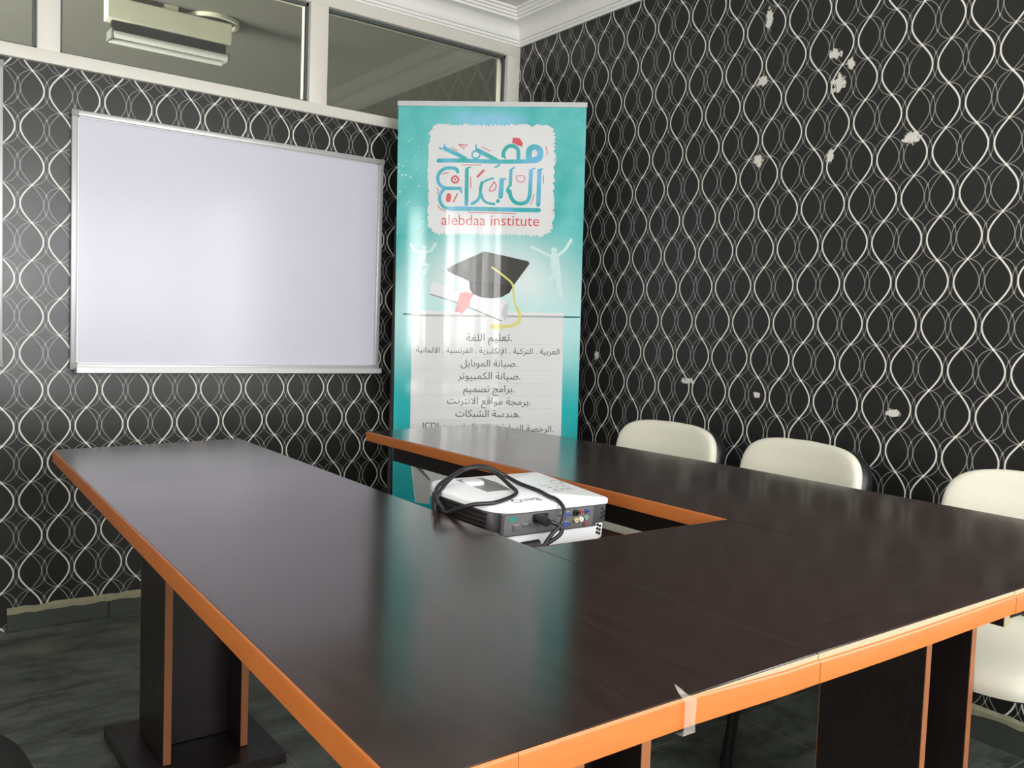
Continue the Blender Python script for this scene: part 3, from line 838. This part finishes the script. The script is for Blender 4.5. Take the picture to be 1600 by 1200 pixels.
LINES = [arabic('.تعليم اللغة'), arabic('العربية . التركية . الإنكليزية . الفرنسية . الالمانية'), arabic('.صيانة الموبايل'), arabic('.صيانة الكمبيوتر'),
         arabic('.برامج تصميم'), arabic('.برمجة مواقع الانترنت'), arabic('.هندسة الشبكات'), 'ICDL ' + arabic('.الرخصة الدولية لقيادة الحاسوب')]
for body, (p, q) in zip(LINES, TXT):
    on_sheet('course_line', text_bm(body, p[0], q[0], p[1], q[1]), I_text, .0010)

# banner hardware
bm = B()
a = sheet(-2, 0); b = sheet(783, 0)
prof = [(-.006, 0), (.006, 0), (.006, .020), (-.006, .020)]
A_ = [bm.verts.new(a + Vector((0, p - .001, q))) for p, q in prof]; B_ = [bm.verts.new(b + Vector((0, p - .001, q))) for p, q in prof]
for i in range(4): bm.faces.new((A_[i], A_[(i + 1) % 4], B_[(i + 1) % 4], B_[i]))
bm.faces.new(A_[::-1]); bm.faces.new(B_)
obj('top_rail', bm, M_alu, banner)
bm = B()
prof = round_poly([(-.055, 0), (.075, 0), (.075, .055), (.04, .085), (-.03, .085), (-.055, .05)], [.004, .004, .015, .02, .02, .015], 4)
A_ = [bm.verts.new((-.415, p, q)) for p, q in prof]; B_ = [bm.verts.new((.44, p, q)) for p, q in prof]
for i in range(len(prof)): bm.faces.new((A_[i], A_[(i + 1) % len(prof)], B_[(i + 1) % len(prof)], B_[i]))
bm.faces.new(A_[::-1]); bm.faces.new(B_)
obj('base_cassette', bm, M_alu, banner, 30)
obj('support_pole', tube(B(), [(.02, .035, .06), (-.002, .014, 2.035)], .009, 12), M_alu, banner, True)

# ------------------------------------------------------------------ projector
proj = thing('projector', 'white and graphite video projector sitting in the gap of the table', 'projector', (-1.4445, -1.999, .696), (math.radians(4.9), 0, math.radians(-1.3)))
OUT = round_poly([(.142, -.117), (-.139, -.117), (-.178, .060), (-.150, .118), (.129, .118)], [.010, .055, .05, .03, .012], 7)
def inset(P, d):
    c = Vector((-.012, .0)); return [tuple(c + (Vector(p) - c) * (1 - d / max(.05, (Vector(p) - c).length))) for p in P]
obj('base_shell', prism(B(), inset(OUT, .006), 0, .034, .004), M_pwhite, proj, 40)
obj('middle_band', prism(B(), inset(OUT, .003), .0345, .0745, .001, 1), M_pgrey, proj, 40)
# lid with the sunken lens adjustment pocket
lens = [(-.098, .104), (-.030, .104), (-.020, .060), (-.026, .000), (-.086, .000), (-.092, .050)]
def lid():
    bm = B(); z0, z1 = .0748, .0860
    rim = inset(OUT, .0035)
    lo = [bm.verts.new((*p, z0)) for p in OUT]; mid = [bm.verts.new((*p, z1 - .004)) for p in OUT]
    m2 = [bm.verts.new((*p, z1 - .0012)) for p in inset(OUT, .0011)]; hi = [bm.verts.new((*p, z1)) for p in rim]
    n = len(OUT)
    for a, b in ((lo, mid), (mid, m2), (m2, hi)):
        for i in range(n): bm.faces.new((a[i], a[(i + 1) % n], b[(i + 1) % n], b[i]))
    bm.faces.new(lo[::-1])
    hv = [bm.verts.new((*p, z1)) for p in lens]
    es = [bm.edges.get((hi[i - 1], hi[i])) for i in range(n)] + [bm.edges.new((hv[i - 1], hv[i])) for i in range(len(hv))]
    bmesh.ops.triangle_fill(bm, edges=es, use_beauty=True)
    return bm, hv
bm, hv = lid()
lid_o = obj('top_lid', bm, M_pwhite, proj, 35)
bm = B(); c = Vector((-.058, .052)); top = [bm.verts.new((*p, .0858)) for p in lens]
depths = [.0785, .0785, .080, .0835, .0835, .080]
low = [bm.verts.new((*(c + (Vector(p) - c) * .90), d)) for p, d in zip(lens, depths)]
for i in range(len(lens)): bm.faces.new((top[i], top[(i + 1) % len(lens)], low[(i + 1) % len(lens)], low[i]))
f = bm.faces.new(low); bmesh.ops.triangulate(bm, faces=[f])
obj('lens_pocket', bm, M_pmid, lid_o)
bm = B(); prism(bm, round_poly([(-.090, .070), (-.045, .070), (-.045, .100), (-.090, .100)], [.012, .004, .004, .012], 5), .0795, .0868, .002)
obj('focus_ring', bm, M_pwhite, lid_o, 40)
bm = text_bm('BenQ', 0, .068, 0, 0)
for v in bm.verts: v.co = Vector((-.011 - v.co.x, -.068 + v.co.y, .0863))
obj('maker_lettering', bm, M_logo_grey, lid_o)
bm = B()
disc(bm, (.113, .026, .0858), .014, 'z', .0009, 22, .0125)
for q in range(3): box(bm, .062 + q * .018, .074 + q * .018, -.030, -.026, .0859, .0865)
for q in range(3): box(bm, .062 + q * .018, .074 + q * .018, -.012, -.008, .0859, .0865)
box(bm, .052, .120, .006, .0075, .0859, .0864); box(bm, .052, .112, -.040, -.0385, .0859, .0864)
obj('keypad', bm, M_pmid, lid_o)
# vents on the left flank: slats set on the band
bm = B()
A0 = Vector((-.1405, -.085)); A1 = Vector((-.172, .045)); dv = (A1 - A0); nv = Vector((-dv.y, dv.x)).normalized()
for k in range(7):
    z = .012 + k * .0088
    q = [A0 + nv * .0002, A1 + nv * .0002, A1 + nv * .0045, A0 + nv * .0045]
    prism(bm, [tuple(p) for p in q], z, z + .0052)
obj('vent_grille', bm, M_pdark, proj)
# rear connector panel
yf = -.1172
panel = obj('connector_panel', box(B(), -.128, .112, yf, -.110, .029, .0742, .0012, 1), M_pgrey, proj)
obj('panel_recess', box(B(), -.122, .100, yf - .0006, yf + .001, .032, .0725), plain('connector_recess_grey', (92, 92, 92), .5), panel)
py = yf - .0007
def port(name, x0, x1, z0, z1, mat, d=.003): return obj(name, box(B(), x0, x1, py - d, py, z0, z1, .0008, 1), mat, panel)
for z in (.0625, .0425):
    p = port('vga_port', .014, .038, z - .0055, z + .0055, M_steel, .0015)
    bm = B(); prism(bm, [(.0175, z + .0042), (.0345, z + .0042), (.0325, z - .0042), (.0195, z - .0042)], 0, .004)
    for v in bm.verts: v.co = Vector((v.co.x, py - .0005 - v.co.z, v.co.y))
    obj('socket', bm, M_blue, p)
    for x in (.0125, .0395): obj('screw_post', disc(B(), (x, py - .005, z), .0022, 'y', .005, 8), M_steel, p)
def jack(x, z, mat, r=.0052):
    bm = B(); disc(bm, (x, py - .006, z), r, 'y', .006, 16, r * .5); o = obj('audio_jack', bm, mat, panel, True)
    bm = B(); disc(bm, (x, py - .0015, z), r * .5, 'y', .0012, 12); obj('socket', bm, M_pdark, o)
for x, z, m_, r in ((.051, .0635, M_pdark, .0062), (.066, .0645, M_red, .0046), (.053, .0485, M_yellow, .0048), (.0655, .0495, M_pwhite, .0048),
                    (.080, .0645, M_blue, .0042), (.079, .0515, M_green, .0042), (.0795, .0385, M_red, .0042)): jack(x, z, m_, r)
port('hdmi_port', -.079, -.067, .047, .053, M_steel); port('usb_port', -.062, -.054, .045, .055, M_steel)
port('network_port', -.101, -.087, .041, .053, M_steel); port('serial_label', -.112, -.094, .060, .068, M_teal_c, .0006)
port('power_inlet', -.056, -.018, .052, .070, M_pdark, .002)
for (x, z) in ((.1255, .064), (.1315, .058), (.1255, .055), (.1315, .049), (.1255, .046)): obj('vent_hole', disc(B(), (x, -.1158, z), .0031, 'y', .002, 12), M_pdark, proj)
for (x, z) in ((.119, .030), (.1255, .027), (.119, .022), (.1255, .019), (.119, .014), (.1255, .011)): obj('vent_hole', disc(B(), (x, -.1144, z), .0030, 'y', .002, 12), M_pdark, proj)
for x in (-.10, .105):
    obj('foot', disc(B(), (x, -.09, -.0160), .012, 'z', .0162, 16), M_rubber, proj)
obj('front_foot', disc(B(), (-.02, .085, -.0305), .010, 'z', .031, 16), M_rubber, proj, label='taller adjustable foot')
# lens on the far side
bm = B(); disc(bm, (-.06, .117, .052), .026, 'y', .012, 26, .021); o = obj('lens_barrel', bm, M_pdark, proj, True)
bm = B(); disc(bm, (-.06, .118, .052), .0208, 'y', .006, 26); obj('lens', bm, M_pmid, o)

# ------------------------------------------------------------------ the loose power cable
def toW(p): return proj_m @ Vector(p)
proj_m = Matrix.Translation((-1.4445, -1.999, .696)) @ Matrix.Rotation(math.radians(-1.3), 4, 'Z') @ Matrix.Rotation(math.radians(4.9), 4, 'X')
cab = thing('power_cable', 'looped black power cable lying over the projector and plugged into its back', 'cable', (-1.45, -2.12, .76))
def cpath(P): return [toW(p) - Vector((-1.45, -2.12, .76)) for p in catmull(P, 8)]
loop = [(-.040, -.136, .060), (-.022, -.140, .056), (-.008, -.150, .048), (-.012, -.152, .034), (-.040, -.149, .018), (-.064, -.147, .008)]
run = [(-.052, -.148, .006), (-.030, -.148, .034), (-.006, -.146, .054), (.006, -.136, .078), (.008, -.112, .0905), (.012, -.075, .0900), (.017, -.033, .0900), (.012, .025, .0905),
       (.002, .066, .098), (-.042, .074, .118), (-.081, .087, .115), (-.141, .058, .105), (-.180, .036, .096), (-.194, .020, .080), (-.190, .000, .062),
       (-.192, -.020, .058), (-.188, -.050, .072), (-.170, -.078, .088), (-.128, -.087, .0905), (-.071, -.062, .0905), (-.036, -.032, .0905), (-.031, .001, .0960), (-.032, .046, .108), (-.054, .071, .118), (-.095, .082, .112), (-.150, .052, .098), (-.186, .030, .070), (-.190, .022, .030), (-.188, .020, -.012)]
obj('cord', tube(B(), cpath(run), .0042, 10), M_cable, cab, True)
obj('cord', tube(B(), cpath(loop), .0042, 10), M_cable, cab, True)
bm = B()
P = [toW(p) - Vector((-1.45, -2.12, .76)) for p in ((-.044, -.1195, .062), (-.042, -.134, .061), (-.040, -.146, .059))]
tube(bm, P, .0105, 12, True, .0085)
obj('plug', bm, M_rubber, cab, 40)
bm = B(); P = [toW(p) - Vector((-1.45, -2.12, .76)) for p in ((-.090, -.138, .012), (-.052, -.140, .014))]
tube(bm, P, .011, 8, True, .012)
obj('connector_block', bm, M_rubber, cab, 40)

# ------------------------------------------------------------------ chairs
def pad(bm, place, hw, hh, t, n=4.0, curve=0.0, rings=9, seg=56, crown=.35):
    """upholstered pad: superellipse outline hw x hh, thickness t; place(a, b, c) puts it in the chair"""
    def se(a):
        c, s = math.cos(a), math.sin(a)
        return hw * math.copysign(abs(c) ** (2 / n), c), hh * math.copysign(abs(s) ** (2 / n), s)
    A = [2 * PI * k / seg for k in range(seg)]
    def ring(r, c): return [bm.verts.new(place(x * r, y * r, c + curve * (x * r / hw) ** 2)) for x, y in map(se, A)]
    prof = [(.25, t * .5 * (1 + crown * .9)), (.55, t * .5 * (1 + crown * .7)), (.8, t * .5 * (1 + crown * .35)), (.92, t * .5), (.97, t * .38), (.995, t * .18), (1.0, 0), (.995, -t * .22), (.97, -t * .45), (.9, -t * .5), (.5, -t * .5)]
    R = [ring(r, c) for r, c in prof]
    for a, b in zip(R[:-1], R[1:]):
        for k in range(seg): bm.faces.new((a[k], a[(k + 1) % seg], b[(k + 1) % seg], b[k]))
    bm.faces.new(R[0]); bm.faces.new(R[-1][::-1])
    return bm
def make_chair(label, loc, rz, mats, group=None):
    """stackable visitor chair, facing its local -x side"""
    seatm, shellm, legm = mats
    c = thing('visitor_chair', label, 'chair', loc, (0, 0, rz), group)
    lean = math.radians(9); ca, sa = math.cos(lean), math.sin(lean)
    def bp(off):
        def f(a, b, cc):
            b = b - .017 * (a / .232) ** 2 * (b / .172 + 1) / 2
            return Vector((.205 + sa * b + (off - cc) * ca, a, .641 + ca * b + (cc - off) * sa))
        return f
    obj('backrest', pad(B(), bp(0), .232, .172, .036, 4.8, .034), seatm, c, True)
    obj('back_shell', pad(B(), bp(.040), .229, .168, .050, 4.8, .034, crown=.1), shellm, c, True)
    obj('seat', pad(B(), lambda a, b, cc: Vector((-.035 + b, a, .442 + cc - .02 * max(0, -(b + .12) / .12) ** 2)), .238, .225, .052, 4.0, .004), seatm, c, True)
    obj('seat_shell', pad(B(), lambda a, b, cc: Vector((-.035 + b, a, .410 - cc)), .225, .212, .018, 4.0, 0, crown=.1), shellm, c, True)
    for s in (-1, 1):
        rear = [(.235, s * .225, .012), (.215, s * .222, .20), (.195, s * .218, .40), (.215, s * .212, .52), (.235, s * .200, .60)]
        o = obj('leg', tube(B(), catmull(rear, 6), .011, 12, True, .014), legm, c, True)
        obj('foot_cap', disc(B(), (.2355, s * .225, 0), .016, 'z', .026, 14), M_rubber, o)
        front = [(-.255, s * .225, .012), (-.225, s * .222, .20), (-.195, s * .218, .388)]
        o = obj('leg', tube(B(), catmull(front, 6), .011, 12, True, .014), legm, c, True)
        obj('foot_cap', disc(B(), (-.2555, s * .225, 0), .016, 'z', .026, 14), M_rubber, o)
        obj('side_rail', tube(B(), [(-.195, s * .218, .388), (.195, s * .218, .392)], .010, 12), legm, c, True)
    for x in (-.12, .14): obj('cross_bar', tube(B(), [(x, -.218, .386), (x, .218, .386)], .010, 10), legm, c, True)
    return c
CREAM = (M_leather, M_shell, M_metal_black)
c1 = make_chair('cream padded visitor chair along the patterned wall, farthest from the camera, nearest the banner', (-.47, -1.315, 0), 0, CREAM, 'cream chairs along the right wall')
def dup(root, loc, rz, label):
    r = root.copy(); COL.objects.link(r); r.location = loc; r.rotation_euler = (0, 0, rz); r['label'] = label
    for ch in list(root.children):
        k = ch.copy(); COL.objects.link(k); k.parent = r
        for g in list(ch.children):
            q = g.copy(); COL.objects.link(q); q.parent = k
    return r
dup(c1, (-.47, -1.835, 0), math.radians(-8), 'middle of the three cream padded chairs tucked under the table by the right wall')
dup(c1, (-.47, -2.535, 0), 0, 'cream padded chair cut by the right edge, its seat showing under the table')
make_chair('black chair with only its seat corner showing at the bottom left of the floor', (-2.605, -2.105, 0), PI, (M_blackfab, M_shell, M_metal_black))

# ------------------------------------------------------------------ fluorescent fitting and ring seen through the transom
lt = thing('ceiling_light', 'cream twin-tube fluorescent light fitting seen through the middle transom pane', 'light', (-1.335, 1.0, 2.36))
obj('housing', box(B(), -.285, .285, -.03, .05, .105, .205, .004), M_light, lt)
obj('hanger', box(B(), -.03, .03, -.02, .04, .205, ZC - 2.36), M_light, lt)
for (y_, z_) in ((-.035, .035), (.045, .030)):
    obj('tube', tube(B(), [(-.26, y_, z_), (.26, y_, z_)], .016, 14), M_tubeglass, lt, True)
for x_ in (-.272, .262):
    obj('tube_holder', box(B(), x_, x_ + .010, -.045, .055, .018, .060, .002), M_pmid, lt)
obj('reflector_shadow', box(B(), -.262, .262, -.012, .022, .058, .104), M_pdark, lt)  # reflector body coloured black as the shadow between housing and tubes
tag(obj('ceiling_ring', disc(B(), (-1.12, 1.06, 2.571), .130, 'z', .0185, 40, .116), M_light), 'thin round plaster ring beside the fluorescent fitting behind the transom glass', 'ceiling ring')
